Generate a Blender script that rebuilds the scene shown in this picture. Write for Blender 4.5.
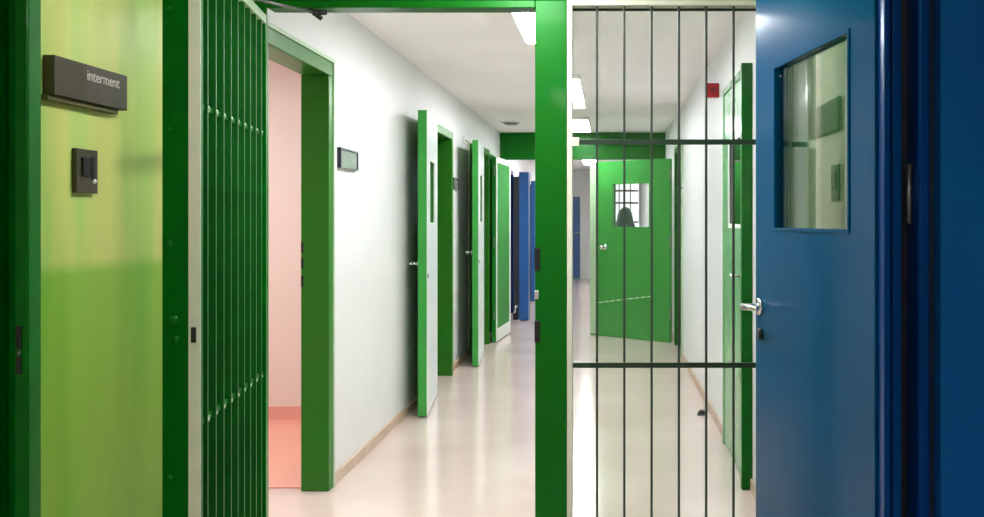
import bpy, bmesh, math, random
from mathutils import Vector, Matrix

scene = bpy.context.scene
for o in list(bpy.data.objects):
    bpy.data.objects.remove(o)
C = scene.collection
random.seed(4)

# ------------------------------------------------------------------ camera
EYE = 1.37                      # height of the lens above the floor
FPX = 950.0                     # focal length in pixels of a 984 wide frame
VPX, VPY = 610.0, 219.0         # where the corridor lines meet (the photo is an off-centre crop)
cd = bpy.data.cameras.new('camera')
cam = bpy.data.objects.new('camera', cd)
C.objects.link(cam)
cam.location = (0, 0, EYE)
cam.rotation_euler = (math.pi/2, 0, 0)
cd.sensor_width = 36.0
cd.lens = 36.0*FPX/984.0
cd.shift_x = -(VPX-492.0)/984.0
cd.shift_y = -(258.5-VPY)/984.0
cd.clip_start = 0.05
scene.camera = cam

# ------------------------------------------------------------------ daylight and exposure
w = bpy.data.worlds.new('daylight')
scene.world = w
w.use_nodes = True
w.node_tree.nodes['Background'].inputs['Color'].default_value = (0.95, 0.97, 1.0, 1)
w.node_tree.nodes['Background'].inputs['Strength'].default_value = 0.9
vs = scene.view_settings
vs.view_transform = 'Standard'
vs.look = 'None'
vs.gamma = 1.0
vs.use_curve_mapping = False
vs.exposure = 0.86

LAMP = 21.0                     # brightness of the fluorescent diffusers

# ------------------------------------------------------------------ materials
def lin(c):
    c = c/255.0
    return c/12.92 if c <= 0.04045 else ((c+0.055)/1.055)**2.4
def rgb(r, g, b):
    return (lin(r), lin(g), lin(b), 1.0)

def new_mat(name):
    m = bpy.data.materials.new(name)
    m.use_nodes = True
    nt = m.node_tree
    return m, nt, nt.nodes['Principled BSDF']

def paint(name, c, rough=0.4, var=0.12, scale=6.0, metal=0.0, coat=0.0, bump=0.0, bscale=60.0, spec=0.5, c2=None, stretch=None, tint=None):
    """painted / solid surface: base colour with slight mottling, optional fine relief"""
    m, nt, p = new_mat(name)
    N = nt.nodes.new
    tc = N('ShaderNodeTexCoord')
    src = tc.outputs['Object']
    if stretch:
        mp = N('ShaderNodeMapping')
        mp.inputs['Scale'].default_value = stretch
        nt.links.new(src, mp.inputs['Vector'])
        src = mp.outputs['Vector']
    nz = N('ShaderNodeTexNoise')
    nz.inputs['Scale'].default_value = scale
    nz.inputs['Detail'].default_value = 5.0
    nt.links.new(src, nz.inputs['Vector'])
    cr = N('ShaderNodeValToRGB')
    cr.color_ramp.elements[0].position = 0.3
    cr.color_ramp.elements[1].position = 0.72
    a = c2 if c2 else tuple(v*(1-var) for v in c[:3])+(1,)
    b = c if c2 else tuple(min(1, v*(1+var*0.6)) for v in c[:3])+(1,)
    cr.color_ramp.elements[0].color = a
    cr.color_ramp.elements[1].color = b
    nt.links.new(nz.outputs['Fac'], cr.inputs['Fac'])
    nt.links.new(cr.outputs['Color'], p.inputs['Base Color'])
    p.inputs['Roughness'].default_value = rough
    p.inputs['Metallic'].default_value = metal
    p.inputs['Specular IOR Level'].default_value = spec
    if tint:
        p.inputs['Specular Tint'].default_value = tint
    p.inputs['Coat Weight'].default_value = coat
    p.inputs['Coat Roughness'].default_value = 0.06
    if bump > 0:
        n2 = N('ShaderNodeTexNoise')
        n2.inputs['Scale'].default_value = bscale
        n2.inputs['Detail'].default_value = 4.0
        nt.links.new(tc.outputs['Object'], n2.inputs['Vector'])
        bp = N('ShaderNodeBump')
        bp.inputs['Strength'].default_value = bump
        bp.inputs['Distance'].default_value = 0.01
        nt.links.new(n2.outputs['Fac'], bp.inputs['Height'])
        nt.links.new(bp.outputs['Normal'], p.inputs['Normal'])
    return m

def two_tone(name, upper, lower, z):
    """wall painted in two tones that meet at height z"""
    m, nt, p = new_mat(name)
    N = nt.nodes.new
    geo = N('ShaderNodeNewGeometry')
    sx = N('ShaderNodeSeparateXYZ')
    nt.links.new(geo.outputs['Position'], sx.inputs['Vector'])
    gt = N('ShaderNodeMapRange')
    gt.inputs['From Min'].default_value = z-0.02
    gt.inputs['From Max'].default_value = z+0.02
    nt.links.new(sx.outputs['Z'], gt.inputs['Value'])
    mx = N('ShaderNodeMixRGB')
    mx.inputs['Color1'].default_value = lower
    mx.inputs['Color2'].default_value = upper
    nt.links.new(gt.outputs['Result'], mx.inputs['Fac'])
    mp = N('ShaderNodeMapping')
    mp.inputs['Scale'].default_value = (1.0, 6.0, 0.7)
    nt.links.new(geo.outputs['Position'], mp.inputs['Vector'])
    nz = N('ShaderNodeTexNoise')
    nz.inputs['Scale'].default_value = 1.4
    nz.inputs['Detail'].default_value = 3.0
    nt.links.new(mp.outputs['Vector'], nz.inputs['Vector'])
    mr = N('ShaderNodeMapRange')
    mr.inputs['From Min'].default_value = 0.3
    mr.inputs['From Max'].default_value = 0.7
    mr.inputs['To Min'].default_value = 0.93
    mr.inputs['To Max'].default_value = 1.02
    nt.links.new(nz.outputs['Fac'], mr.inputs['Value'])
    ml = N('ShaderNodeMixRGB')
    ml.blend_type = 'MULTIPLY'
    ml.inputs['Fac'].default_value = 1.0
    nt.links.new(mx.outputs['Color'], ml.inputs['Color1'])
    nt.links.new(mr.outputs['Result'], ml.inputs['Color2'])
    # broad upright patches, a green reflection painted into the wall colour
    n3 = N('ShaderNodeTexNoise')
    n3.inputs['Scale'].default_value = 0.9
    n3.inputs['Detail'].default_value = 2.0
    nt.links.new(mp.outputs['Vector'], n3.inputs['Vector'])
    r3 = N('ShaderNodeMapRange')
    r3.inputs['From Min'].default_value = 0.5
    r3.inputs['From Max'].default_value = 0.66
    r3.inputs['To Max'].default_value = 0.75
    nt.links.new(n3.outputs['Fac'], r3.inputs['Value'])
    m3 = N('ShaderNodeMixRGB')
    m3.blend_type = 'MULTIPLY'
    m3.inputs['Color2'].default_value = (0.58, 0.92, 0.72, 1)
    nt.links.new(r3.outputs['Result'], m3.inputs['Fac'])
    nt.links.new(ml.outputs['Color'], m3.inputs['Color1'])
    nt.links.new(m3.outputs['Color'], p.inputs['Base Color'])
    p.inputs['Roughness'].default_value = 0.35
    return m

def emit(name, c, s):
    m, nt, p = new_mat(name)
    p.inputs['Base Color'].default_value = (0.9, 0.9, 0.9, 1)
    p.inputs['Emission Color'].default_value = c
    p.inputs['Emission Strength'].default_value = s
    return m

def glass(name, tint=(1, 1, 1, 1), gain=1.0, base=0.0):
    """thin pane: see-through, mirror-like more and more towards grazing angles"""
    m = bpy.data.materials.new(name)
    m.use_nodes = True
    nt = m.node_tree
    nt.nodes.remove(nt.nodes['Principled BSDF'])
    N = nt.nodes.new
    tr = N('ShaderNodeBsdfTransparent')
    tr.inputs['Color'].default_value = tint
    gl = N('ShaderNodeBsdfGlossy')
    gl.inputs['Roughness'].default_value = 0.02
    fr = N('ShaderNodeFresnel')
    fr.inputs['IOR'].default_value = 1.5
    ma = N('ShaderNodeMath')
    ma.operation = 'MULTIPLY_ADD'
    ma.use_clamp = True
    ma.inputs[1].default_value = gain
    ma.inputs[2].default_value = base
    nt.links.new(fr.outputs['Fac'], ma.inputs[0])
    mx = N('ShaderNodeMixShader')
    nt.links.new(ma.outputs['Value'], mx.inputs['Fac'])
    nt.links.new(tr.outputs['BSDF'], mx.inputs[1])
    nt.links.new(gl.outputs['BSDF'], mx.inputs[2])
    nt.links.new(mx.outputs['Shader'], nt.nodes['Material Output'].inputs['Surface'])
    return m

def floor_mat():
    m, nt, p = new_mat('polished_beige_floor')
    N = nt.nodes.new
    tc = N('ShaderNodeTexCoord')
    n1 = N('ShaderNodeTexNoise')
    n1.inputs['Scale'].default_value = 1.3
    n1.inputs['Detail'].default_value = 6.0
    nt.links.new(tc.outputs['Object'], n1.inputs['Vector'])
    cr = N('ShaderNodeValToRGB')
    cr.color_ramp.elements[0].position = 0.32
    cr.color_ramp.elements[0].color = rgb(203, 184, 175)
    cr.color_ramp.elements[1].position = 0.7
    cr.color_ramp.elements[1].color = rgb(216, 199, 191)
    nt.links.new(n1.outputs['Fac'], cr.inputs['Fac'])
    # speckle of scuffs
    n2 = N('ShaderNodeTexNoise')
    n2.inputs['Scale'].default_value = 9.0
    n2.inputs['Detail'].default_value = 8.0
    n2.inputs['Roughness'].default_value = 0.7
    nt.links.new(tc.outputs['Object'], n2.inputs['Vector'])
    r2 = N('ShaderNodeMapRange')
    r2.inputs['From Min'].default_value = 0.30
    r2.inputs['From Max'].default_value = 0.36
    r2.inputs['To Min'].default_value = 0.86
    r2.inputs['To Max'].default_value = 1.0
    nt.links.new(n2.outputs['Fac'], r2.inputs['Value'])
    ml = N('ShaderNodeMixRGB')
    ml.blend_type = 'MULTIPLY'
    ml.inputs['Fac'].default_value = 1.0
    nt.links.new(cr.outputs['Color'], ml.inputs['Color1'])
    nt.links.new(r2.outputs['Result'], ml.inputs['Color2'])
    nt.links.new(ml.outputs['Color'], p.inputs['Base Color'])
    p.inputs['Roughness'].default_value = 0.15
    p.inputs['Specular IOR Level'].default_value = 0.75
    n3 = N('ShaderNodeTexNoise')
    n3.inputs['Scale'].default_value = 3.0
    nt.links.new(tc.outputs['Object'], n3.inputs['Vector'])
    bp = N('ShaderNodeBump')
    bp.inputs['Strength'].default_value = 0.08
    bp.inputs['Distance'].default_value = 0.02
    nt.links.new(n3.outputs['Fac'], bp.inputs['Height'])
    nt.links.new(bp.outputs['Normal'], p.inputs['Normal'])
    return m

M = {}
M['floor'] = floor_mat()
M['white'] = paint('white_wall_paint', rgb(221, 223, 222), 0.45, 0.03, 3.0, bump=0.05, bscale=90)
M['ceil'] = paint('ceiling_paint', rgb(250, 246, 244), 0.7, 0.03, 2.0)
M['nearwall'] = two_tone('two_tone_light_green_wall', rgb(190, 198, 108), rgb(138, 178, 62), 1.242)
M['cream'] = paint('cream_wall_paint', rgb(224, 222, 200), 0.5, 0.04, 3.0)
M['pink'] = paint('pink_wall_paint', rgb(232, 220, 215), 0.6, 0.03, 2.0)
M['pinksheen'] = paint('pink_wall_reflection', rgb(240, 178, 158), 0.35, 0.05, 2.0)
M['pinkbase'] = paint('pink_skirting', rgb(236, 172, 164), 0.5, 0.05, 2.0)
M['green'] = paint('green_gloss_paint', rgb(4, 96, 24), 0.3, 0.22, 9.0, coat=0.04, spec=0.35, tint=(0.35, 1, 0.4, 1), c2=rgb(16, 94, 8))
M['darkgreen'] = paint('dark_green_gloss_paint', rgb(0, 95, 14), 0.28, 0.2, 8.0, coat=0.05, spec=0.35, tint=(0.35, 1, 0.4, 1))
M['bargreen'] = paint('satin_green_bar_paint', rgb(8, 92, 26), 0.5, 0.2, 12.0, spec=0.25)
M['panelblue'] = paint('panel_blue_paint', rgb(0, 92, 160), 0.35, 0.1, 3.0, spec=0.1, c2=rgb(6, 82, 154))
M['jambgreen'] = paint('door_frame_green_paint', rgb(30, 116, 24), 0.35, 0.15, 5.0, spec=0.3, c2=rgb(46, 112, 26))
M['doorgreen'] = paint('door_green_paint', rgb(56, 150, 62), 0.28, 0.12, 4.0, coat=0.08, spec=0.4)
M['leafgreen'] = paint('flat_door_green_paint', rgb(30, 134, 44), 0.55, 0.12, 4.0, spec=0.25)
M['palegreen'] = paint('washed_out_door_green', rgb(112, 172, 118), 0.25, 0.1, 4.0, coat=0.2)  # paler door green, a washed-out reflection put into the base colour
M['facewhite'] = paint('pale_door_face_laminate', rgb(214, 226, 224), 0.3, 0.04, 4.0)
M['barsteel'] = paint('dark_steel_bars', rgb(58, 68, 62), 0.4, 0.2, 20.0, metal=0.3)
M['crossbar'] = paint('dark_green_steel', rgb(26, 52, 34), 0.35, 0.2, 20.0)
M['pale'] = paint('pale_green_steel', rgb(176, 204, 168), 0.4, 0.1, 12.0)
M['palecream'] = paint('pale_cream_steel', rgb(226, 226, 206), 0.4, 0.06, 12.0)
M['blue'] = paint('blue_gloss_paint', rgb(0, 74, 116), 0.16, 0.12, 3.0, spec=0.06, tint=(0.1, 0.6, 1, 1))
M['navy'] = paint('navy_blue_paint', rgb(0, 50, 118), 0.3, 0.15, 6.0, coat=0.03, spec=0.35, tint=(0.1, 0.5, 1, 1))
M['bluefar'] = paint('far_blue_paint', rgb(20, 84, 150), 0.35, 0.12, 4.0)
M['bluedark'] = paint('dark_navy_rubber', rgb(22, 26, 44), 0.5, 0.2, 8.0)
M['black'] = paint('black_plastic', rgb(14, 14, 14), 0.45, 0.2, 10.0)
M['brown'] = paint('dark_brown_plastic', rgb(64, 58, 44), 0.45, 0.2, 14.0)
M['shadowbrown'] = paint('olive_shadow_tone', rgb(84, 80, 44), 0.5, 0.2, 14.0)
M['lettering'] = paint('grey_lettering', rgb(190, 184, 176), 0.6, 0.05, 10.0)
M['chrome'] = paint('brushed_chrome', rgb(205, 208, 208), 0.22, 0.06, 30.0, metal=0.95)
M['steel'] = paint('grey_steel', rgb(130, 134, 132), 0.35, 0.1, 20.0, metal=0.8)
M['greyplate'] = paint('grey_sign_plate', rgb(150, 156, 152), 0.25, 0.12, 8.0, coat=0.4)
M['red'] = paint('red_plastic', rgb(170, 18, 26), 0.35, 0.1, 10.0)
M['skirt'] = paint('beige_skirting', rgb(196, 172, 150), 0.4, 0.1, 8.0)
M['whiteplastic'] = paint('white_plastic', rgb(235, 235, 232), 0.35, 0.03, 8.0)
M['trimwhite'] = paint('white_edge_trim', rgb(226, 232, 224), 0.35, 0.04, 8.0)
M['mullion'] = paint('pink_grey_window_bars', rgb(150, 100, 104), 0.5, 0.05, 8.0)
M['lamp'] = emit('lamp_diffuser', (0.975, 0.98, 1.0, 1), LAMP)
M['filllamp'] = emit('added_fill_diffuser', (0.975, 0.98, 1.0, 1), LAMP*0.95)
M['pinklamp'] = emit('warm_lamp_diffuser', (1.0, 0.93, 0.90, 1), LAMP*0.42)
M['glass'] = glass('clear_glass', (0.97, 0.985, 0.98, 1), 0.7)
M['doorglass'] = glass('door_window_glass', (0.95, 0.96, 0.94, 1), 0.7)
M['midgrey'] = paint('mid_grey_plastic', rgb(104, 106, 100), 0.6, 0.1, 14.0, spec=0.3)
M['darkglass'] = glass('dark_door_glass', (0.25, 0.32, 0.32, 1), 1.0)
M['hair'] = paint('dark_hair', rgb(22, 25, 32), 0.5, 0.4, 30.0, stretch=(1, 1, 0.08), c2=rgb(62, 68, 76))
M['jacket'] = paint('dark_jacket_cloth', rgb(34, 38, 48), 0.8, 0.2, 20.0)
M['trousers'] = paint('dark_trouser_cloth', rgb(36, 40, 56), 0.85, 0.2, 20.0)
M['skin'] = paint('skin', rgb(206, 160, 136), 0.5, 0.05, 10.0)
M['shoe'] = paint('black_shoe_leather', rgb(24, 22, 22), 0.35, 0.1, 10.0)

# ------------------------------------------------------------------ helpers
class MB:
    """collects shapes, then links them as ONE mesh object"""
    def __init__(s):
        s.bm = bmesh.new()
    def box(s, x0, x1, y0, y1, z0, z1, bev=0.0):
        x0, x1 = min(x0, x1), max(x0, x1)
        y0, y1 = min(y0, y1), max(y0, y1)
        z0, z1 = min(z0, z1), max(z0, z1)
        g = bmesh.ops.create_cube(s.bm, size=1.0)
        vs_ = g['verts']
        for v in vs_:
            v.co = Vector(((x0+x1)/2+v.co.x*(x1-x0), (y0+y1)/2+v.co.y*(y1-y0), (z0+z1)/2+v.co.z*(z1-z0)))
        if bev > 0:
            es = set()
            for v in vs_:
                es.update(v.link_edges)
            bmesh.ops.bevel(s.bm, geom=list(es), offset=bev, segments=2, affect='EDGES', profile=0.5)
        return s
    def tube(s, a, b, r, r2=None, seg=14):
        a, b = Vector(a), Vector(b)
        d = b-a
        g = bmesh.ops.create_cone(s.bm, cap_ends=True, segments=seg, radius1=r, radius2=r if r2 is None else r2, depth=d.length)
        q = Vector((0, 0, 1)).rotation_difference(d.normalized()).to_matrix().to_4x4()
        bmesh.ops.transform(s.bm, matrix=Matrix.Translation((a+b)/2) @ q, verts=g['verts'])
        return s
    def ball(s, c, r, sc=(1, 1, 1), seg=16):
        g = bmesh.ops.create_uvsphere(s.bm, u_segments=seg, v_segments=seg//2+2, radius=r)
        bmesh.ops.transform(s.bm, matrix=Matrix.Translation(c) @ Matrix.Diagonal((*sc, 1)), verts=g['verts'])
        return s
    def build(s, name, mat, parent=None, smooth=False):
        me = bpy.data.meshes.new(name)
        bmesh.ops.recalc_face_normals(s.bm, faces=s.bm.faces)
        s.bm.to_mesh(me)
        s.bm.free()
        me.materials.append(mat)
        if smooth:
            for p in me.polygons:
                p.use_smooth = True
        o = bpy.data.objects.new(name, me)
        C.objects.link(o)
        if parent:
            o.parent = parent
        return o

def empty(name, loc=(0, 0, 0), rz=0.0):
    o = bpy.data.objects.new(name, None)
    o.empty_display_size = 0.1
    C.objects.link(o)
    o.location = loc
    o.rotation_euler = (0, 0, rz)
    return o

def tag(o, label, cat, group=None, kind=None):
    o['label'] = label
    o['category'] = cat
    if group:
        o['group'] = group
    if kind:
        o['kind'] = kind
    return o

def struct(o, label, cat):
    return tag(o, label, cat, kind='structure')

def copy_tree(o, parent=None):
    c = o.copy()
    C.objects.link(c)
    c.parent = parent
    for ch in list(o.children):
        copy_tree(ch, c)
    return c

# ------------------------------------------------------------------ dimensions of the place (metres; y runs down the corridor)
XL, XR = -1.425, 0.72           # faces of the corridor walls
TH = 0.125                       # wall thickness
H = 2.49                        # ceiling height
YP = 2.08                       # partition with the blue door
YG = 3.78                       # front of the gate
YE = 21.8                       # end wall
YB = -2.6                       # back wall of the entrance room

# ------------------------------------------------------------------ shell
m = MB(); m.box(-4.6, 3.2, YB-0.1, YE+0.1, -0.1, 0)
struct(m.build('floor', M['floor']), 'polished beige floor running down the corridor with soft reflections', 'floor')
m = MB(); m.box(-4.6, 3.2, YB-0.1, YE+0.1, H, H+0.1)
struct(m.build('ceiling', M['ceil']), 'plain white ceiling over the corridor', 'ceiling')

def wall_run(x0, x1, y0, y1, openings, z1=H):
    m = MB()
    y = y0
    for (a, b, zt) in openings:
        m.box(x0, x1, y, a, 0, z1)
        m.box(x0, x1, a, b, zt, z1)
        y = b
    m.box(x0, x1, y, y1, 0, z1)
    return m

# openings: (y0, y1, top)
PINK = (3.865, 4.845, 2.165)
D2 = (7.33, 8.36, 2.13)
D3 = (9.55, 10.47, 2.13)
D4 = (10.60, 11.52, 2.13)
B1 = (12.95, 13.85, 2.06)
struct(wall_run(XL-TH, XL, YP+0.10, YG+0.05, []).build('wall_left', M['nearwall']),
       'light yellow-green wall painted two tones beside the barred gate', 'wall')
struct(wall_run(XL-TH, XL, YG+0.05, YE, [PINK, D2, D3, D4, B1]).build('wall_left', M['white']),
       'long white corridor wall with a row of green framed doorways', 'wall')
RF = (9.38, 10.36, 2.13)
struct(wall_run(XR, XR+TH, YP+0.10, YG+0.05, []).build('wall_right', M['cream']),
       'cream wall seen through the window of the blue door', 'wall')
struct(wall_run(XR, XR+TH, YG+0.05, YE, [RF]).build('wall_right', M['white']),
       'white corridor wall carrying the red alarm box behind the bars', 'wall')

# end wall with a door and a window opening
EW = (-0.02, 0.70, 0.95, 2.34)
m = MB()
m.box(XL-TH, EW[0], YE, YE+0.2, 0, H)
m.box(EW[1], XR+TH, YE, YE+0.2, 0, H)
m.box(EW[0], EW[1], YE, YE+0.2, 0, EW[2])
m.box(EW[0], EW[1], YE, YE+0.2, EW[3], H)
struct(m.build('wall_end', M['white']), 'white wall closing the far end of the corridor', 'wall')

# entrance room around the camera
m = MB(); m.box(-4.4, 3.0, YB-0.1, YB, 0, H)
struct(m.build('wall_back', M['cream']), 'cream back wall of the entrance room', 'wall')
m = MB(); m.box(-2.6, -2.5, YB, YP, 0, H)
struct(m.build('wall_entrance', M['cream']), 'cream side wall of the entrance room beside the green frame', 'wall')
m = MB(); m.box(1.9, 2.0, YB, YP, 0, H)
struct(m.build('wall_entrance', M['cream']), 'cream side wall of the entrance room beside the blue panel', 'wall')

# pink room and plain side rooms behind the other doorways
PR = (-4.2, XL-TH, 3.1, 6.47)
m = MB()
m.box(PR[0]-0.1, PR[0], PR[2]-0.1, PR[3]+0.1, 0, H)
m.box(PR[0], PR[1], PR[2]-0.1, PR[2], 0, H)
m.box(PR[0], PR[1], PR[3], PR[3]+0.1, 0, H)
struct(m.build('wall_room', M['pink']), 'pale pink wall inside the first open doorway', 'wall')
m = MB(); m.box(PR[0], PR[1], 4.83, PR[3], 0.0, 0.006)  # thin sheet whose pink stands in for the wall's reflection in the floor
struct(m.build('floor_sheen', M['pinksheen']), 'floor sheet tinted with the pink wall reflection behind the first doorway', 'floor')
m = MB(); m.box(PR[0], PR[1], PR[3]-0.015, PR[3], 0.006, 0.095)
struct(m.build('baseboard_room', M['pinkbase']), 'pink skirting board along the wall inside the first doorway', 'baseboard')
m = MB()
m.box(-3.3, -3.2, 6.6, 14.4, 0, H)
m.box(-3.2, XL-TH, 6.6, 6.7, 0, H)
m.box(-3.2, XL-TH, 8.9, 9.0, 0, H)
m.box(-3.2, XL-TH, 10.5, 10.58, 0, H)
m.box(-3.2, XL-TH, 11.9, 12.0, 0, H)
m.box(-3.2, XL-TH, 14.3, 14.4, 0, H)
struct(m.build('wall_room', M['white']), 'white walls of the side rooms behind the corridor doors', 'wall')
m = MB()
m.box(2.3, 2.4, 8.8, 11.1, 0, H)
m.box(XR+TH, 2.3, 8.8, 8.9, 0, H)
m.box(XR+TH, 2.3, 11.0, 11.1, 0, H)
struct(m.build('wall_room', M['white']), 'white walls of the room behind the far right doorway', 'wall')

# skirting
m = MB()
for a, b in ((PINK[1], D2[0]), (D2[1], D3[0]), (D4[1], 12.25), (12.4, B1[0]), (B1[1], YE)):
    m.box(XL, XL+0.014, a+0.002, b-0.002, 0.0, 0.062, 0.003)
struct(m.build('baseboard_left', M['skirt']), 'low beige skirting along the white left corridor wall', 'baseboard')
m = MB()
for a, b in ((YG+0.12, 4.79), (5.82, RF[0]), (RF[1], 12.25), (12.4, YE)):
    m.box(XR-0.014, XR, a+0.002, b-0.002, 0.0, 0.062, 0.003)
struct(m.build('baseboard_right', M['skirt']), 'low beige skirting along the right corridor wall behind the bars', 'baseboard')

# ------------------------------------------------------------------ door frames (jambs line the wall, casing stands proud)
def door_frame(n, side, op, prot, lin_t, mat, label, lip=0.018):
    y0, y1, zt = op
    e = empty('trim_%d' % n, (XL if side < 0 else XR, (y0+y1)/2, 0))
    struct(e, label, 'door frame')
    ox, oy, _ = e.location
    xa, xb = (XL-TH-0.004, XL+prot) if side < 0 else (XR-prot, XR+TH+0.004)
    for (a, b) in ((y0, y0+lin_t), (y1-lin_t, y1)):
        MB().box(xa-ox, xb-ox, a-oy, b-oy, 0, zt-lin_t, 0.004).build('jamb', mat, e)
    MB().box(xa-ox, xb-ox, y0-oy, y1-oy, zt-lin_t, zt, 0.004).build('header', mat, e)
    # thin architrave on the wall face
    f0, f1 = (XL, XL+lip) if side < 0 else (XR-lip, XR)
    for (a, b) in ((y0-0.02, y0), (y1, y1+0.02)):
        MB().box(f0-ox, f1-ox, a-oy, b-oy, 0, zt, 0.003).build('architrave', M['pale'], e)
    MB().box(f0-ox, f1-ox, y0-0.02-oy, y1+0.02-oy, zt, zt+0.02, 0.003).build('architrave', M['pale'], e)
    return e

t1 = door_frame(1, -1, PINK, 0.012, 0.07, M['jambgreen'], 'deep green frame of the open doorway to the pink room')
door_frame(2, -1, D2, 0.045, 0.065, M['jambgreen'], 'green frame of the doorway behind the first folded back leaf')
door_frame(3, -1, D3, 0.10, 0.07, M['jambgreen'], 'green frame of the doorway behind the second folded back leaf')
door_frame(4, -1, D4, 0.02, 0.05, M['green'], 'green frame behind the white edged green door')
door_frame(5, 1, RF, 0.02, 0.055, M['green'], 'green frame beside the wide far door with a window')
door_frame(6, -1, B1, 0.02, 0.05, M['navy'], 'navy frame of the doorway beyond the green lintel')
# lock slots in the far jamb of the pink doorway
for z in (1.20, 1.12, 1.03):
    MB().box(XL-0.128-XL, XL-0.116-XL, (4.775-0.004)-4.355, (4.775+0.004)-4.355, z, z+0.055, 0.002).build('strike_slot', M['black'], t1)

# lintel across the corridor
e = empty('trim_7', (XL, 12.3, 0))
struct(e, 'deep green lintel panel crossing the corridor below the ceiling', 'lintel')
MB().box(0, XR-XL, 0, 0.10, 2.14, H, 0.004).build('panel', M['green'], e)
MB().box(0, XR-XL, -0.015, 0.0, H-0.045, H-0.005, 0.003).build('top_strip', M['darkgreen'], e)
MB().box(0, XR-XL, -0.010, 0.0, 2.14, 2.165, 0.003).build('bottom_strip', M['darkgreen'], e)

# ------------------------------------------------------------------ door leaves
def lever_handle(parent, x, z, yface, sgn, toward, mat, sc=1.0):
    """rosette, neck and lever on a leaf face; sgn = outward direction in local y, toward = local x direction of the lever"""
    h = MB().tube((x, yface, z), (x, yface+sgn*0.010, z), 0.026*sc, seg=20).build('handle', mat, parent, True)
    b = MB().tube((x, yface+sgn*0.008, z), (x, yface+sgn*0.055, z), 0.0095*sc)
    b.ball((x, yface+sgn*0.055, z), 0.0115*sc)
    b.tube((x, yface+sgn*0.055, z), (x+toward*0.115, yface+sgn*0.050, z+0.004), 0.0105*sc, 0.008*sc)
    b.ball((x+toward*0.115, yface+sgn*0.050, z+0.004), 0.0085*sc)
    b.build('lever', mat, h, True)
    return h

def make_leaf(name, loc, rz, w_, t_, h_, mat, win, label, handle=None, hside=1, glassmat=None, z0=0.012, framemat=None, levers=(1, -1), hz=1.06, bead=0.014, face=None):
    """local x from the hinge to the free edge, faces at y=0 and y=-t_"""
    e = empty(name, loc, rz)
    struct(e, label, 'door')
    m = MB()
    if win:
        a, b, c, d = win
        m.box(0, a, -t_, 0, z0, h_); m.box(b, w_, -t_, 0, z0, h_)
        m.box(a, b, -t_, 0, z0, c); m.box(a, b, -t_, 0, d, h_)
    else:
        m.box(0, w_, -t_, 0, z0, h_, 0.003)
    leaf = m.build('leaf', mat, e)
    if win:
        f = MB(); q = bead
        for y0, y1 in ((-0.006, 0.004), (-t_-0.004, -t_+0.006)):
            f.box(a-q, a+q, y0, y1, c-q, d+q, 0.002); f.box(b-q, b+q, y0, y1, c-q, d+q, 0.002)
            f.box(a+q, b-q, y0, y1, c-q, c+q, 0.002); f.box(a+q, b-q, y0, y1, d-q, d+q, 0.002)
        f.build('window_bead', framemat or mat, e)
        MB().box(a+0.001, b-0.001, -t_/2-0.003, -t_/2+0.003, c+0.001, d-0.001).build('window_pane', glassmat or M['doorglass'], e)
    if face:
        g = 0.004
        fm = MB()
        fm.box(g, a-q, 0, 0.003, z0+g, h_-g); fm.box(b+q, w_-g, 0, 0.003, z0+g, h_-g)
        fm.box(a-q, b+q, 0, 0.003, z0+g, c-q); fm.box(a-q, b+q, 0, 0.003, d+q, h_-g)
        fm.build('face_sheet', face, e)
    for z in (0.25, 1.05, 1.85):
        MB().tube((-0.006, -t_*0.6, z), (-0.006, -t_*0.6, z+0.11), 0.006).build('hinge', M['steel'], e, True)
    if handle is not None:
        for s in (1, -1):
            if s in levers:
                lever_handle(e, handle, hz, 0.0 if s > 0 else -t_, s, -1, M['chrome'])
            y = 0.0 if s > 0 else -t_
            MB().tube((handle, y, hz-0.085), (handle, y+s*0.007, hz-0.085), 0.017, seg=16).build('keyhole_cover', M['black'], e, True)
    # latch plate on the free edge
    MB().box(w_-0.001, w_+0.002, -t_*0.75, -t_*0.25, hz-0.13, hz+0.06, 0.0008).build('latch_plate', mat, e)
    return e

def ang(dx, dy):
    return math.atan2(dy, dx)

# blue door standing open on the right
BH = Vector((0.585, 2.10, 0)); BF = Vector((0.458, 2.985, 0))
bd = make_leaf('door_1', BH, ang(BF.x-BH.x, BF.y-BH.y), (BF-BH).length, 0.028, 2.12, M['blue'],
               (0.144, 0.704, 1.34, 1.815), 'blue glossy door with a large window and chrome lever handle',
               handle=0.842, glassmat=M['doorglass'], levers=(1, -1), hz=1.10, bead=0.005)

# first and second doors folded back along the left wall
def leaf_between(name, hx, hy, fx, fy, t_, h_, mat, win, label, **k):
    d = Vector((fx-hx, fy-hy, 0))
    return make_leaf(name, (hx, hy, 0), ang(d.x, d.y), d.length, t_, h_, mat, win, label, **k)

leaf_between('door_2', -1.345, 7.39, -1.262, 6.54, 0.06, 2.12, M['doorgreen'], (0.24, 0.64, 1.33, 1.80),
             'green door folded back toward the small grey sign, nearest to the pink room', handle=0.80, glassmat=M['darkglass'], framemat=M['trimwhite'], levers=(-1,), face=M['facewhite'])
leaf_between('door_3', -1.275, 9.60, -1.218, 8.78, 0.055, 2.10, M['doorgreen'], (0.22, 0.60, 1.33, 1.80),
             'green door folded back between the two tall green jambs', handle=0.76, glassmat=M['darkglass'], framemat=M['trimwhite'], levers=(-1,), face=M['facewhite'])
# white edged leaf
d4 = leaf_between('door_4', -1.305, 10.50, -1.245, 11.42, 0.045, 2.06, M['leafgreen'], None,
                  'green door leaf edged in white beside the lintel')
wq = 0.924
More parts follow.
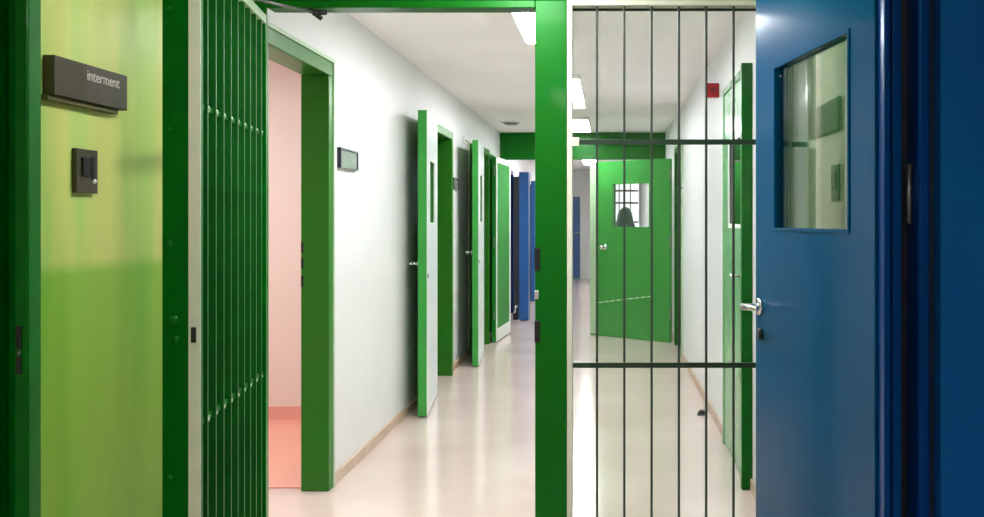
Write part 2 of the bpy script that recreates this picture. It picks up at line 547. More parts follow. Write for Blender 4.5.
# its visible face is y=-0.045 in local space
for (a, b, c, d) in ((0.0, 0.055, 0.012, 2.06), (wq-0.075, wq, 0.012, 2.06)):
    MB().box(a, b, -0.051, -0.045, c, d, 0.002).build('edge_strip', M['trimwhite'], d4)
MB().box(0.055, wq-0.075, -0.051, -0.045, 1.995, 2.06, 0.002).build('edge_strip', M['trimwhite'], d4)
MB().box(0.055, wq-0.075, -0.051, -0.045, 0.012, 0.15, 0.002).build('kick_plate', M['trimwhite'], d4)

# wide far door swung into the corridor from the right wall
fx, fy, hx, hy = -0.235, 11.25, 0.655, 10.50
d5 = leaf_between('door_5', hx, hy, fx, fy, 0.05, 2.04, M['doorgreen'], None, 'wide bright green door with a square window swung across the corridor')
for ch in list(d5.children):
    bpy.data.objects.remove(ch)
dl = Vector((fx-hx, fy-hy)); L5 = dl.length; dl.normalize()
def t_at(px):
    k = (px-VPX)/FPX
    return (k*hy-hx)/(dl.x-k*dl.y)
a, b, c, d = t_at(650), t_at(612), 1.268, 1.785
t_ = 0.05
m = MB()
m.box(0, a, 0, -t_, 0.003, 2.04); m.box(b, L5, 0, -t_, 0.003, 2.04)
m.box(a, b, 0, -t_, 0.003, c); m.box(a, b, 0, -t_, d, 2.04)
m.build('leaf', M['doorgreen'], d5)
f = MB(); q = 0.012
for y0, y1 in ((-0.006, 0.005), (-t_-0.005, -t_+0.006)):
    f.box(a-q, a+q, y0, y1, c-q, d+q, 0.002); f.box(b-q, b+q, y0, y1, c-q, d+q, 0.002)
    f.box(a+q, b-q, y0, y1, c-q, c+q, 0.002); f.box(a+q, b-q, y0, y1, d-q, d+q, 0.002)
f.build('window_bead', M['doorgreen'], d5)
MB().box(a+0.001, b-0.001, -t_/2-0.003, -t_/2+0.003, c+0.001, d-0.001).build('window_pane', M['glass'], d5)
MB().box(L5-0.105, L5-0.002, 0.0, 0.006, 0.02, 2.03, 0.002).build('lock_strip', M['pale'], d5)
kx = t_at(605)
kn = MB().tube((kx, 0, 1.04), (kx, 0.012, 1.04), 0.032, seg=20).build('handle', M['chrome'], d5, True)
MB().tube((kx, 0.012, 1.04), (kx, 0.05, 1.04), 0.012).ball((kx, 0.06, 1.04), 0.028).build('knob', M['chrome'], kn, True)
for z in (0.25, 1.05, 1.80):
    MB().tube((-0.010, 0.0, z), (-0.010, 0.0, z+0.12), 0.010).build('hinge', M['steel'], d5, True)
# long pale dashed line sloping across the door
ta, tb = t_at(652), t_at(597)
m = MB()
N_ = 9
for i in range(N_):
    u0, u1 = i/N_, (i+0.72)/N_
    xa, xb = ta+(tb-ta)*u0, ta+(tb-ta)*u1
    za, zb = 0.505-0.12*u0, 0.505-0.12*u1
    bmv = [m.bm.verts.new((xa, 0.0012, za-0.006)), m.bm.verts.new((xb, 0.0012, zb-0.006)), m.bm.verts.new((xb, 0.0012, zb+0.006)), m.bm.verts.new((xa, 0.0012, za+0.006))]
    m.bm.faces.new(bmv)
m.build('dashed_line', M['trimwhite'], d5)

# closed door in a raised frame on the right wall
e = empty('trim_8', (XR, 5.3, 0))
struct(e, 'dark green raised frame of the closed door on the right wall', 'door frame')
for (ya, yb, pr, mt) in ((4.80, 4.85, 0.055, 'darkgreen'), (5.77, 5.81, 0.032, 'palegreen')):
    MB().box(-pr, 0, ya-5.3, yb-5.3, 0, 2.16, 0.004).build('jamb', M[mt], e)
MB().box(-0.035, 0, 4.855-5.3, 4.885-5.3, 0, 2.12, 0.004).build('stop', M['darkgreen'], e)
MB().box(-0.032, 0, 4.85-5.3, 5.77-5.3, 2.12, 2.16, 0.004).build('header', M['palegreen'], e)
d6 = make_leaf('door_6', (XR-0.004, 5.765, 0), ang(0, -1), 0.875, 0.022, 2.115, M['doorgreen'], None,
               'closed green door with a narrow window on the right wall behind the bars')
for ch in list(d6.children):
    bpy.data.objects.remove(ch)
# local +y points to +x world there: visible face is y=-t
t_ = 0.022
m = MB(); a, b, c, d = 0.22, 0.76, 1.33, 1.82
m.box(0, a, -t_, 0, 0.012, 2.115); m.box(b, 0.875, -t_, 0, 0.012, 2.115)
m.box(a, b, -t_, 0, 0.012, c); m.box(a, b, -t_, 0, d, 2.115)
m.build('leaf', M['palegreen'], d6)
f = MB(); q = 0.012
f.box(a-q, a+q, -t_-0.004, -t_+0.006, c-q, d+q, 0.002); f.box(b-q, b+q, -t_-0.004, -t_+0.006, c-q, d+q, 0.002)
f.box(a+q, b-q, -t_-0.004, -t_+0.006, c-q, c+q, 0.002); f.box(a+q, b-q, -t_-0.004, -t_+0.006, d-q, d+q, 0.002)
f.build('window_bead', M['trimwhite'], d6)
MB().box(a+0.001, b-0.001, -t_/2-0.003, -t_/2+0.003, c+0.001, d-0.001).build('window_pane', M['darkglass'], d6)
lever_handle(d6, 0.80, 1.07, -t_, -1, -1, M['chrome'])
MB().box(0.78, 0.82, -t_-0.004, -t_, 0.93, 1.01, 0.001).build('keyhole_cover', M['black'], d6)

# blue doors beyond the lintel
def blue_leaf(n, x0, x1, y0, y1, h_, label, dark):
    e = empty('door_%d' % n, ((x0+x1)/2, y0, 0))
    struct(e, label, 'door')
    w2 = (x1-x0)/2
    s = w2*0.2
    MB().box(-s, w2, 0, y1-y0, 0.012, h_, 0.006).build('leaf', M['bluefar'], e)
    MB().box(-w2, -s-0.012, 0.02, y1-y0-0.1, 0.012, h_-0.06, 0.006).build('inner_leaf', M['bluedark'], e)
    MB().box(-s-0.012, -s, 0.05, y1-y0-0.12, 0.02, h_-0.04).build('hinge_strip', M['steel'], e)
    if dark:
        hd = MB().tube((-w2*0.55, 0.02, 0.20), (-w2*0.55, -0.01, 0.20), 0.02).build('foot_bolt', M['chrome'], e, True)
        MB().tube((-w2*0.55, -0.012, 0.22), (-w2*0.75, -0.03, 0.12), 0.010).ball((-w2*0.75, -0.03, 0.12), 0.014).build('bolt_lever', M['chrome'], hd, True)
    return e
blue_leaf(7, -1.305, -1.095, 12.75, 13.02, 2.0, 'tall blue door leaf folded open just beyond the green lintel', True)
blue_leaf(8, -1.345, -1.24, 15.7, 16.0, 2.0, 'dark blue door leaf farther along the white wall past the lintel', False)
e = empty('door_9', (-1.03, YE, 0))
struct(e, 'blue door in the far end wall of the corridor', 'door')
MB().box(-0.345, 0.345, -0.03, 0, 0.012, 1.88, 0.004).build('leaf', M['bluefar'], e)
MB().box(-0.38, -0.347, -0.04, 0, 0, 1.92, 0.003).build('jamb', M['trimwhite'], e)
MB().box(0.347, 0.38, -0.04, 0, 0, 1.92, 0.003).build('jamb', M['trimwhite'], e)
MB().box(-0.347, 0.347, -0.04, 0, 1.885, 1.92, 0.003).build('header', M['trimwhite'], e)
lever_handle(e, 0.29, 1.05, -0.03, -1, -1, M['chrome'])

# ------------------------------------------------------------------ end window
e = empty('window_1', ((EW[0]+EW[1])/2, YE, 0))
struct(e, 'bright window with a grid of bars in the far end wall', 'window')
hw = (EW[1]-EW[0])/2
MB().box(-hw, -hw+0.04, 0.02, 0.10, EW[2], EW[3], 0.003).build('window_frame', M['whiteplastic'], e)
MB().box(hw-0.04, hw, 0.02, 0.10, EW[2], EW[3], 0.003).build('window_frame', M['whiteplastic'], e)
MB().box(-hw+0.04, hw-0.04, 0.02, 0.10, EW[2], EW[2]+0.04, 0.003).build('window_frame', M['whiteplastic'], e)
MB().box(-hw+0.04, hw-0.04, 0.02, 0.10, EW[3]-0.04, EW[3], 0.003).build('window_frame', M['whiteplastic'], e)
gx = [-hw+0.04, -hw*0.36, hw*0.36, hw-0.04]
gz = [EW[2]+0.04, 1.30, 1.74, 2.02, EW[3]-0.04]
for x in gx[1:-1]:
    MB().box(x-0.012, x+0.012, 0.03, 0.09, gz[0], gz[-1]).build('mullion', M['mullion'], e)
for z in gz[1:-1]:
    for i in range(3):
        MB().box(gx[i]+0.012, gx[i+1]-0.012, 0.035, 0.085, z-0.022, z+0.022).build('glazing_bar', M['mullion'], e)
for i in range(3):
    for j in range(4):
        MB().box(gx[i]+0.012, gx[i+1]-0.012, 0.057, 0.063, gz[j]+0.022, gz[j+1]-0.022).build('pane', M['glass'], e)
MB().box(-hw-0.03, hw+0.0, -0.07, 0.02, EW[2]-0.03, EW[2], 0.004).build('window_sill', M['whiteplastic'], e)

# ------------------------------------------------------------------ gate frame
GX0, GX1 = -1.369, -0.2985      # clear opening of the gate
PX0, PX1 = -0.1715, 0.655       # opening of the fixed panel
GD = 0.10
e = empty('gate_frame', (GX1, YG, 0))
tag(e, 'deep green steel frame of posts and crossbeam spanning the corridor around the gate', 'gate frame')
ox, oy = GX1, YG
MB().box(XL-ox, GX0-ox, 0, 0.02, 0, 2.242, 0.003).build('post', M['darkgreen'], e)
mp_ = MB().box(GX1-ox, PX0-ox, 0, GD, 0, 2.242, 0.004).build('post', M['green'], e)
MB().box(PX1-ox, XR-ox, 0, GD, 0, 2.242, 0.004).build('post', M['green'], e)
MB().box(XL-ox, XR-ox, 0, GD, 2.242, H, 0.004).build('beam', M['green'], e)
MB().box(GX0-ox, GX1-ox, 0.004, GD, 2.212, 2.242, 0.003).build('head_stop', M['green'], e)
# strike slots on the lock side of the middle post
for z0, z1, mt in ((1.165, 1.255, 'black'), (1.05, 1.085, 'chrome'), (0.88, 0.965, 'black')):
    MB().box(-0.002, 0.021 if mt == 'black' else 0.016, -0.003, 0.05, z0, z1, 0.002).build('strike_slot', M[mt], mp_)

# fixed barred panel with its pane, built into the frame
fw = 0.021
zb, zt = 0.0, 2.242
oy = -0.05
m = MB()
m.box(PX0-ox, PX0+fw-ox, 0.002, 0.08, zb, zt, 0.002)
m.box(PX1-fw-ox, PX1-ox, 0.002, 0.08, zb, zt, 0.002)
m.box(PX0+fw-ox, PX1-fw-ox, 0.002, 0.08, zt-0.021, zt, 0.002)
m.box(PX0+fw-ox, PX1-fw-ox, 0.002, 0.08, zb, zb+0.06, 0.002)
pf = m.build('barred_panel', M['palecream'], e)
pf['label'] = 'fixed panel of thin upright bars and glass in a pale frame'
MB().box(PX0+fw-ox, PX1-fw-ox, 0.060, 0.072, zt-0.030, zt-0.021, 0.001).build('glazing_bead', M['crossbar'], pf)
bx0, px_step = -0.052, 0.1093
bar0 = None
for i in range(7):
    x = bx0+i*px_step
    if x > PX1-fw-0.02:
        break
    if bar0 is None:
        bar0 = MB().box(-0.0046, 0.0046, 0.018, 0.036, zb+0.06, zt-0.021, 0.0015).build('bar', M['barsteel'], pf)
        o = bar0
    else:
        o = bar0.copy(); C.objects.link(o); o.parent = pf
    o.location = (x-ox, 0, 0)
for z in (1.677, 0.787):
    MB().box(PX0+fw-ox+0.002, PX1-fw-ox-0.002, 0.004, 0.016, z-0.0105, z+0.0105, 0.002).build('crossbar', M['crossbar'], pf)
MB().box(PX0+fw-ox-0.008, PX0+fw-ox+0.028, -0.002, 0.004, 1.66, 1.695, 0.002).build('clip', M['palecream'], pf)
MB().box(PX0+fw-ox, PX1-fw-ox, 0.063, 0.069, zb+0.06, zt-0.030).build('glass_pane', M['glass'], pf)

# ------------------------------------------------------------------ open gate leaf
HX, HY = -1.356, 3.765
NX, NY = -1.193, 2.768
gl = Vector((NX-HX, NY-HY)); GL = gl.length
e = empty('barred_gate', (HX, HY, 0), ang(gl.x, gl.y))
tag(e, 'dark green gate leaf of upright bars swung open beside the light green wall', 'gate')
T = 0.034
ztop, zbot = 2.172, 0.03
MB().box(0, 0.035, -T, 0, zbot, ztop, 0.003).build('hinge_stile', M['darkgreen'], e)
ls = MB().box(GL-0.030, GL-0.003, -T, 0, zbot, ztop, 0.002).build('lock_stile', M['bargreen'], e)
MB().box(GL-0.003, GL, -T, 0, zbot, ztop, 0.001).build('edge_plate', M['palecream'], ls)
MB().box(0.035, GL-0.030, -T, 0, ztop-0.035, ztop, 0.003).build('top_rail', M['pale'], e)
MB().box(0.035, GL-0.030, -T, 0, zbot, zbot+0.06, 0.003).build('bottom_rail', M['darkgreen'], e)
nb = 9
pitch = (GL-0.030-0.035)/(nb+0.35)
b0 = None
for i in range(nb):
    if b0 is None:
        b0 = MB().box(-0.006, 0.006, -T+0.001, -0.003, zbot+0.06, ztop-0.035, 0.0006).build('bar', M['bargreen'], e)
        o = b0
    else:
        o = b0.copy(); C.objects.link(o); o.parent = e
    o.location = (0.035+pitch*(i+0.68), 0, 0)
for z in (1.705, 0.765):
    cb = MB().box(0.035, GL-0.030, -0.024, -0.012, z-0.009, z+0.009, 0.002).build('crossbar', M['darkgreen'], e)
    for i in range(nb):
        MB().ball((0.035+pitch*(i+0.68), -0.002, z), 0.0065, (0.8, 0.6, 1), 8).build('weld', M['pale'], cb, True)
# closing flange folded off the lock stile, with screws and lock
fl = MB().box(GL-0.014, GL-0.002, -T-0.072, -T, zbot, ztop, 0.002).build('closing_flange', M['darkgreen'], e)
for z in (1.98, 1.63, 1.30, 0.62):
    MB().ball((GL-0.002, -T-0.052, z), 0.007, (0.5, 1, 1)).build('screw', M['green'], fl, True)
MB().tube((GL-0.002, -T-0.040, 1.075), (GL+0.006, -T-0.040, 1.075), 0.015, seg=18).build('lock_cylinder', M['darkgreen'], fl, True)
MB().tube((GL-0.002, -T-0.034, 1.02), (GL+0.004, -T-0.034, 1.02), 0.010, seg=18).build('lock_cylinder', M['darkgreen'], fl, True)
MB().box(GL-0.001, GL+0.004, -0.026, -0.012, 1.01, 1.055, 0.001).build('latch_bolt', M['black'], ls)
for z in (0.35, 1.15, 1.9):
    MB().tube((-0.004, -0.012, z), (-0.004, -0.012, z+0.12), 0.008).build('hinge', M['darkgreen'], e, True)
# closer arm from the leaf top to the beam
inv = (Matrix.Translation((HX, HY, 0)) @ Matrix.Rotation(ang(gl.x, gl.y), 4, 'Z')).inverted()
A = inv @ Vector((-1.33, 3.52, 2.188)); B = inv @ Vector((-1.165, 3.755, 2.185))
arm = MB().tube(A, B, 0.006).build('closer_arm', M['steel'], e, True)
MB().ball(A, 0.014).tube(A, A-Vector((0, 0, 0.020)), 0.010).build('pivot', M['steel'], arm, True)
q1 = inv @ Vector((-1.185, 3.74, 2.198)); q2 = inv @ Vector((-1.145, 3.772, 2.165))
q3 = inv @ Vector((-1.125, 3.772, 2.19))
MB().tube(q1, q2, 0.010).tube(B, q3, 0.010).ball(B, 0.014).build('closer_bracket', M['black'], arm, True)

# ------------------------------------------------------------------ partition at the entrance: green jamb left, blue jamb right
e = empty('trim_9', (-1.30, YP, 0))
struct(e, 'dark green stepped door jamb edging the light green wall', 'door jamb')
ox, oy = -1.30, YP
jm = MB().box(-1.306-ox, -1.274-ox, 0.0, 0.05, 0, 2.16, 0.004).build('jamb', M['darkgreen'], e)
MB().box(-1.332-ox, -1.306-ox, 0.022, 0.05, 0, 2.16, 0.003).build('rebate', M['darkgreen'], e)
MB().box(-1.362-ox, -1.332-ox, -0.015, 0.05, 0, 2.16, 0.006).build('jamb', M['darkgreen'], e)
MB().box(-1.425-ox, -1.362-ox, 0.02, 0.05, 0, 2.16, 0.003).build('rebate', M['darkgreen'], e)
for za, zb_ in ((1.085, 1.135), (1.03, 1.07)):
    MB().box(-1.300-ox, -1.288-ox, -0.003, 0.036, za, zb_, 0.001).build('strike_slot', M['black'], jm)
MB().ball((-1.294-ox, 0.0, 1.077), 0.005).build('screw', M['steel'], jm, True)
m = MB()
m.box(-2.5, -1.425, YP, YP+0.10, 0, H)
m.box(-1.425, 0.585, YP, YP+0.10, 2.16, H)
struct(m.build('wall_partition', M['darkgreen']), 'dark green partition over and beside the entrance opening', 'wall')

e = empty('trim_10', (0.62, YP, 0))
struct(e, 'stepped dark blue door jamb with a hinge gap beside the blue door', 'door jamb')
ox, oy = 0.62, YP
MB().box(0.592-ox, 0.606-ox, -0.03, 0.09, 0, 2.16, 0.003).build('jamb', M['navy'], e)
MB().box(0.606-ox, 0.612-ox, 0.02, 0.09, 0, 2.16).build('rebate', M['bluedark'], e)
MB().box(0.612-ox, 0.633-ox, -0.02, 0.09, 0, 2.16, 0.004).build('jamb', M['navy'], e)
MB().box(0.633-ox, 0.664-ox, 0.05, 0.09, 0, 2.16).build('rebate', M['black'], e)
MB().box(0.664-ox, 0.690-ox, -0.035, 0.09, 0, 2.16, 0.006).build('jamb', M['navy'], e)
MB().box(0.690-ox, 0.707-ox, 0.0, 0.09, 0, 2.16).build('rebate', M['bluedark'], e)
for z in (1.36, 0.40, 1.90):
    MB().tube((0.656-ox, 0.005, z), (0.656-ox, 0.005, z+0.13), 0.007).build('hinge', M['steel'], e, True)
m = MB()
m.box(0.707, 1.9, YP-0.05, YP+0.10, 0, H, 0.0)
m.box(0.585, 0.707, YP, YP+0.10, 2.16, H)
struct(m.build('wall_partition', M['panelblue']), 'flat blue panel wall beside the stepped blue jamb', 'wall')

# green upright casing on the cream wall, seen through the blue door's window
e = empty('trim_11', (XR, 3.5, 0))
struct(e, 'green upright casing on the cream wall between the gate and the grey sign', 'casing')
MB().box(-0.02, 0, -0.14, 0.10, 0, 2.2, 0.004).build('panel', M['green'], e)
MB().box(-0.03, 0, 0.10, 0.17, 0, 2.2, 0.004).build('jamb', M['darkgreen'], e)
MB().box(-0.03, 0, -0.18, -0.14, 0, 2.2, 0.004).build('jamb', M['palegreen'], e)

# ------------------------------------------------------------------ signs and small wall fittings
def text_mesh(name, s, size, mat, parent, loc, rot):
    cu = bpy.data.curves.new(name, 'FONT')
    cu.body = s
    cu.size = size
    cu.extrude = 0.0008
    cu.align_x = 'LEFT'
    ob = bpy.data.objects.new('tmp', cu)
    C.objects.link(ob)
    dg = bpy.context.evaluated_depsgraph_get()
    me = bpy.data.meshes.new_from_object(ob.evaluated_get(dg))
    bpy.data.objects.remove(ob)
    me.materials.clear(); me.materials.append(mat)
    o = bpy.data.objects.new(name, me)
    C.objects.link(o)
    o.parent = parent
    o.location = loc
    o.rotation_euler = rot
    return o

# dark sign on the light green wall
e = empty('wall_sign', (XL, 2.566, 1.683))
tag(e, 'dark brown wall sign with grey lettering on the light green wall', 'sign')
MB().box(0.0, 0.030, -0.18, 0.18, 0.0, 0.10, 0.002).build('plate', M['brown'], e)
MB().box(0.0, 0.020, -0.19, 0.15, -0.014, 0.0, 0.002).build('shadow_strip', M['shadowbrown'], e)  # olive strip standing in for the shadow under the sign
tx = text_mesh('lettering', 'interment', 0.042, M['lettering'], e, (0.0306, -0.034, 0.058), (math.pi/2, 0, math.pi/2))
# card reader
def reader(name, x, sgn, y, z, label, th=0.014):
    e = empty(name, (x, y, z))
    tag(e, label, 'card reader', 'card readers')
    MB().box(0, sgn*th, -0.052, 0.052, 0, 0.118, 0.002).build('plate', M['brown'], e)
    MB().box(sgn*th, sgn*(th+0.005), -0.030, 0.010, 0.045, 0.095, 0.001).build('button', M['black'], e)
    MB().box(sgn*th, sgn*(th+0.003), 0.018, 0.034, 0.035, 0.100, 0.001).build('slot', M['black'], e)
    MB().ball((sgn*(th+0.002), 0.030, 0.033), 0.0065).build('indicator', M['whiteplastic'], e, True)
    return e
r1 = reader('card_reader', XL, 1, 2.566, 1.44, 'small square dark switch plate below the brown sign')
r1['category'] = 'switch'; r1['group'] = 'wall switch plates'; r1.name = 'switch_plate'
r2 = reader('switch_plate', XR, -1, 3.02, 1.425, 'small grey switch plate seen through the blue door window', 0.006)
r2['category'] = 'switch'; r2['group'] = 'wall switch plates'
for ch in r2.children:
    if ch.name.startswith('plate'):
        ch.data.materials[0] = M['midgrey']
e = empty('wall_sign', (XR, 3.13, 1.65))
tag(e, 'grey wall sign seen through the window of the blue door', 'sign')
MB().box(-0.007, 0, -0.17, 0.17, 0, 0.105, 0.001).build('plate', M['midgrey'], e)
MB().box(-0.010, -0.007, -0.17, 0.17, 0, 0.012, 0.001).build('frame', M['brown'], e)
MB().box(-0.010, -0.007, -0.17, -0.158, 0.012, 0.105, 0.001).build('frame', M['brown'], e)

def corridor_sign(y, z, w2, h2, label):
    e = empty('wall_sign', (XL, y, z))
    tag(e, label, 'sign')
    MB().box(0, 0.014, -w2, w2, 0, h2, 0.002).build('plate', M['greyplate'], e)
    f = 0.010
    MB().box(0.014, 0.020, -w2, w2, h2-f, h2, 0.001).build('frame', M['steel'], e)
    MB().box(0.014, 0.020, -w2, w2, 0, f*0.6, 0.001).build('frame', M['steel'], e)
    MB().box(0.0, 0.020, -w2-0.008, -w2+0.002, 0, h2, 0.001).build('frame', M['bluedark'], e)
    MB().box(0.0, 0.020, w2-0.002, w2+0.008, 0, h2, 0.001).build('frame', M['bluedark'], e)
    return e
corridor_sign(5.135, 1.638, 0.165, 0.108, 'small grey framed sign on the white wall beside the pink room')
corridor_sign(8.70, 1.64, 0.13, 0.105, 'tiny grey sign on the white wall between two folded back doors')

# red alarm box
e = empty('alarm_box', (XR, 6.30, 2.175))
tag(e, 'small red alarm box high on the right wall behind the bars', 'alarm')
MB().box(-0.083, 0.0, -0.03, 0.03, 0, 0.093, 0.005).build('housing', M['red'], e)
MB().box(-0.060, -0.022, -0.034, -0.030, 0.03, 0.063, 0.002).build('sounder', paint('dark_red_plastic', rgb(120, 10, 18), 0.4, 0.1), e)
# small bracket near the far doorway
e = empty('wall_bracket', (XR, 9.3, 1.62))
tag(e, 'small pale bracket on the wall beside the far green frame', 'bracket')
MB().box(-0.012, 0, -0.03, 0.03, 0, 0.10, 0.002).build('plate', M['whiteplastic'], e)
MB().tube((-0.012, 0, 0.05), (-0.05, 0, 0.05), 0.010).ball((-0.05, 0, 0.05), 0.014).build('peg', M['steel'], e, True)
# sensor on the left wall
e = empty('wall_sensor', (XL, 9.22, 2.10))
tag(e, 'tiny pale wall sensor above the second folded back door', 'sensor')
MB().box(0, 0.025, -0.03, 0.03, 0, 0.07, 0.004).build('body', M['whiteplastic'], e)
MB().ball((0.026, 0, 0.03), 0.014).build('lens', M['steel'], e, True)
# door stop on the floor
e = empty('door_stop', (0.64, 6.64, 0))
tag(e, 'small dark door stop on the floor by the right wall', 'door stop')
MB().tube((0, 0, 0), (0, 0, 0.008), 0.034, seg=20).build('base', M['steel'], e, True)
MB().ball((0, 0, 0.012), 0.028, (1, 1, 0.95)).build('rubber_cap', M['black'], e, True)

# ------------------------------------------------------------------ ceiling lights
def ceiling_light(y0, y1, label, mat=None, x0=-0.51, x1=-0.245):
    e = empty('ceiling_light', ((x0+x1)/2, (y0+y1)/2, H))
    tag(e, label, 'ceiling light', 'corridor ceiling lights')
    w2, l2 = (x1-x0)/2, (y1-y0)/2
    f = 0.018
    m = MB()
    m.box(-w2-f, -w2, -l2-f, l2+f, -0.035, 0, 0.002); m.box(w2, w2+f, -l2-f, l2+f, -0.035, 0, 0.002)
    m.box(-w2, w2, -l2-f, -l2, -0.035, 0, 0.002); m.box(-w2, w2, l2, l2+f, -0.035, 0, 0.002)
    m.build('housing', M['whiteplastic'], e)
    MB().box(-w2, w2, -l2, l2, -0.040, -0.004, 0.004).build('diffuser', mat or M['lamp'], e)
    return e
ceiling_light(-1.6, -0.4, 'added ceiling fill panel brightening the entrance room', M['filllamp'])  # unseen fill light, added to brighten the blue panel and jambs
ceiling_light(2.35, 3.55, 'fluorescent ceiling panel between the blue door and the gate')
ceiling_light(4.45, 5.85, 'fluorescent ceiling panel just past the gate beam')
ceiling_light(7.38, 8.78, 'fluorescent ceiling panel midway along the corridor')
ceiling_light(10.42, 11.82, 'fluorescent ceiling panel in front of the green lintel')
ceiling_light(13.5, 14.9, 'fluorescent ceiling panel beyond the green lintel')
ceiling_light(17.5, 18.9, 'fluorescent ceiling panel toward the far end wall')
l = ceiling_light(4.2, 5.6, 'warm ceiling panel inside the pink room', M['pinklamp'], -3.2, -2.6)
del l['group']

# round detector on the ceiling
e = empty('smoke_detector', (-1.14, 10.95, H))
tag(e, 'round white detector on the ceiling before the green lintel', 'smoke detector')
MB().tube((0, 0, -0.012), (0, 0, 0), 0.125, seg=32).build('base', M['whiteplastic'], e, True)
MB().tube((0, 0, -0.035), (0, 0, -0.012), 0.06, 0.10, seg=32).build('cover', M['steel'], e, True)

# ------------------------------------------------------------------ person behind the far door
def skin_mesh(name, verts, edges, radii, mat, parent, sub=2, root=0):
    me = bpy.data.meshes.new(name)
    me.from_pydata(verts, edges, [])
    o = bpy.data.objects.new(name, me)
    C.objects.link(o)
    md = o.modifiers.new('skin', 'SKIN')
    md.use_smooth_shade = True
    md.branch_smoothing = 0.3
    sv = me.skin_vertices[0].data
    for i, r in enumerate(radii):
        sv[i].radius = r if isinstance(r, tuple) else (r, r)
        sv[i].use_root = (i == root)
    s = o.modifiers.new('sub', 'SUBSURF')
    s.levels = sub; s.render_levels = sub
    dg = bpy.context.evaluated_depsgraph_get()
    me2 = bpy.data.meshes.new_from_object(o.evaluated_get(dg))
    bpy.data.objects.remove(o)
    me2.name = name
    me2.materials.clear(); me2.materials.append(mat)
    for p in me2.polygons:
        p.use_smooth = True
    r = bpy.data.objects.new(name, me2)
    C.objects.link(r)
    r.parent = parent
    return r

PXX, PYY = 0.205, 12.95
P = empty('person', (PXX, PYY, 0))
tag(P, 'person with shoulder length dark hair seen through the far door window', 'person')
V = [(0, 0, 0.80), (0, 0, 0.95), (0, 0.01, 1.10), (0, 0.01, 1.22), (0, 0.0, 1.285), (0, -0.005, 1.33),
     (-0.155, 0.01, 1.215), (-0.205, 0.02, 0.98), (-0.215, -0.03, 0.77),
     (0.155, 0.01, 1.215), (0.205, 0.02, 0.98), (0.215, -0.03, 0.77),
     (-0.085, 0, 0.74), (-0.095, -0.01, 0.43), (-0.10, 0.02, 0.09),
     (0.085, 0, 0.74), (0.095, -0.01, 0.43), (0.10, 0.02, 0.09)]
E_ = [(0, 1), (1, 2), (2, 3), (3, 4), (4, 5), (3, 6), (6, 7), (7, 8), (3, 9), (9, 10), (10, 11), (0, 12), (12, 13), (13, 14), (0, 15), (15, 16), (16, 17)]
R_ = [(0.135, 0.10), (0.12, 0.09), (0.14, 0.10), (0.125, 0.085), 0.055, 0.05,
      0.058, 0.046, 0.034, 0.058, 0.046, 0.034, 0.082, 0.06, 0.042, 0.082, 0.06, 0.042]
body = skin_mesh('body', V, E_, R_, M['jacket'], P)
# trousers: second material below the waist of the same continuous body
body.data.materials.append(M['trousers'])
for p in body.data.polygons:
    if p.center.z < 0.82 and abs(p.center.x) < 0.165:
        p.material_index = 1
hd = MB().ball((0, 0.015, 1.415), 0.10, (0.76, 0.93, 1.12), 20)
hd.ball((0, 0.112, 1.405), 0.016, (0.8, 1.2, 1.5), 10)
hd.ball((-0.076, 0.02, 1.41), 0.024, (0.4, 0.8, 1.2), 10).ball((0.076, 0.02, 1.41), 0.024, (0.4, 0.8, 1.2), 10)
head = hd.build('head', M['skin'], P, True)
for s in (-1, 1):
    MB().ball((s*0.030, 0.100, 1.428), 0.011, (1.2, 0.6, 0.7), 10).build('eye', M['black'], head, True)
MB().ball((0, 0.101, 1.362), 0.018, (1.3, 0.5, 0.4), 10).build('mouth', paint('lips', rgb(160, 90, 84), 0.5), head, True)
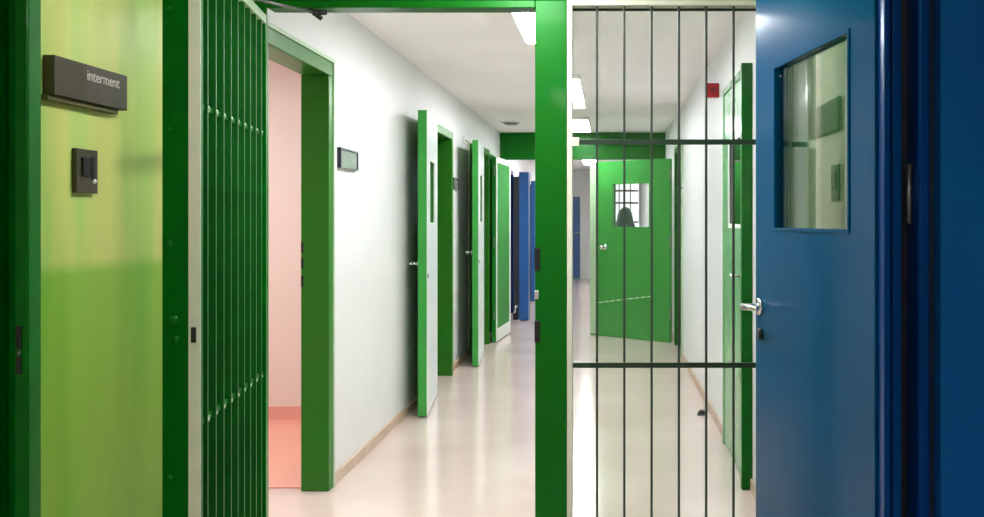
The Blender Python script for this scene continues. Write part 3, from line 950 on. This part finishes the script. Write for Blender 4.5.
# hair: rounded cap that widens to the shoulders
bm = bmesh.new()
prof = [(1.537, 0.004), (1.530, 0.030), (1.512, 0.056), (1.485, 0.077), (1.45, 0.092), (1.40, 0.102), (1.35, 0.110), (1.31, 0.120), (1.275, 0.142), (1.25, 0.130)]
rings = []
for z, r in prof:
    ring = []
    for k in range(28):
        a_ = 2*math.pi*k/28
        wv = 1+0.035*math.sin(7*a_)+0.02*math.sin(11*a_+1)
        yy = math.sin(a_)*r*0.98*wv
        if yy > 0.0 and z < 1.47:
            yy *= 0.42            # face side stays open
        ring.append(bm.verts.new((math.cos(a_)*r*wv, yy-0.012, z)))
    rings.append(ring)
for i in range(len(rings)-1):
    for k in range(28):
        bm.faces.new((rings[i][k], rings[i][(k+1) % 28], rings[i+1][(k+1) % 28], rings[i+1][k]))
bm.faces.new(rings[0]); bm.faces.new(rings[-1])
hm = MB(); hm.bm.free(); hm.bm = bm
hm.build('hair', M['hair'], P, True)
# hands with five fingers, and shoes
for s in (-1, 1):
    bx, by, bz = s*0.215, -0.035, 0.755
    hv = [(bx, by, bz), (bx, by-0.006, bz-0.045), (bx, by-0.010, bz-0.085)]
    he = [(0, 1), (1, 2)]
    hr = [(0.020, 0.026), (0.014, 0.034), (0.012, 0.034)]
    for j, (oy_, ln) in enumerate(((-0.028, 0.060), (-0.010, 0.074), (0.009, 0.070), (0.027, 0.054))):
        n0 = len(hv)
        hv += [(bx, by-0.010+oy_, bz-0.090), (bx-s*0.006, by-0.012+oy_, bz-0.090-ln*0.55), (bx-s*0.018, by-0.014+oy_, bz-0.090-ln)]
        he += [(2, n0), (n0, n0+1), (n0+1, n0+2)]
        hr += [0.0085, 0.008, 0.0065]
    n0 = len(hv)
    hv += [(bx-s*0.006, by-0.036, bz-0.050), (bx-s*0.014, by-0.046, bz-0.090)]
    he += [(1, n0), (n0, n0+1)]
    hr += [0.010, 0.008]
    skin_mesh('hand', hv, he, hr, M['skin'], P, 1)
    MB().ball((s*0.10, 0.055, 0.040), 0.05, (0.85, 2.3, 0.78), 16).build('shoe', M['shoe'], P, True)
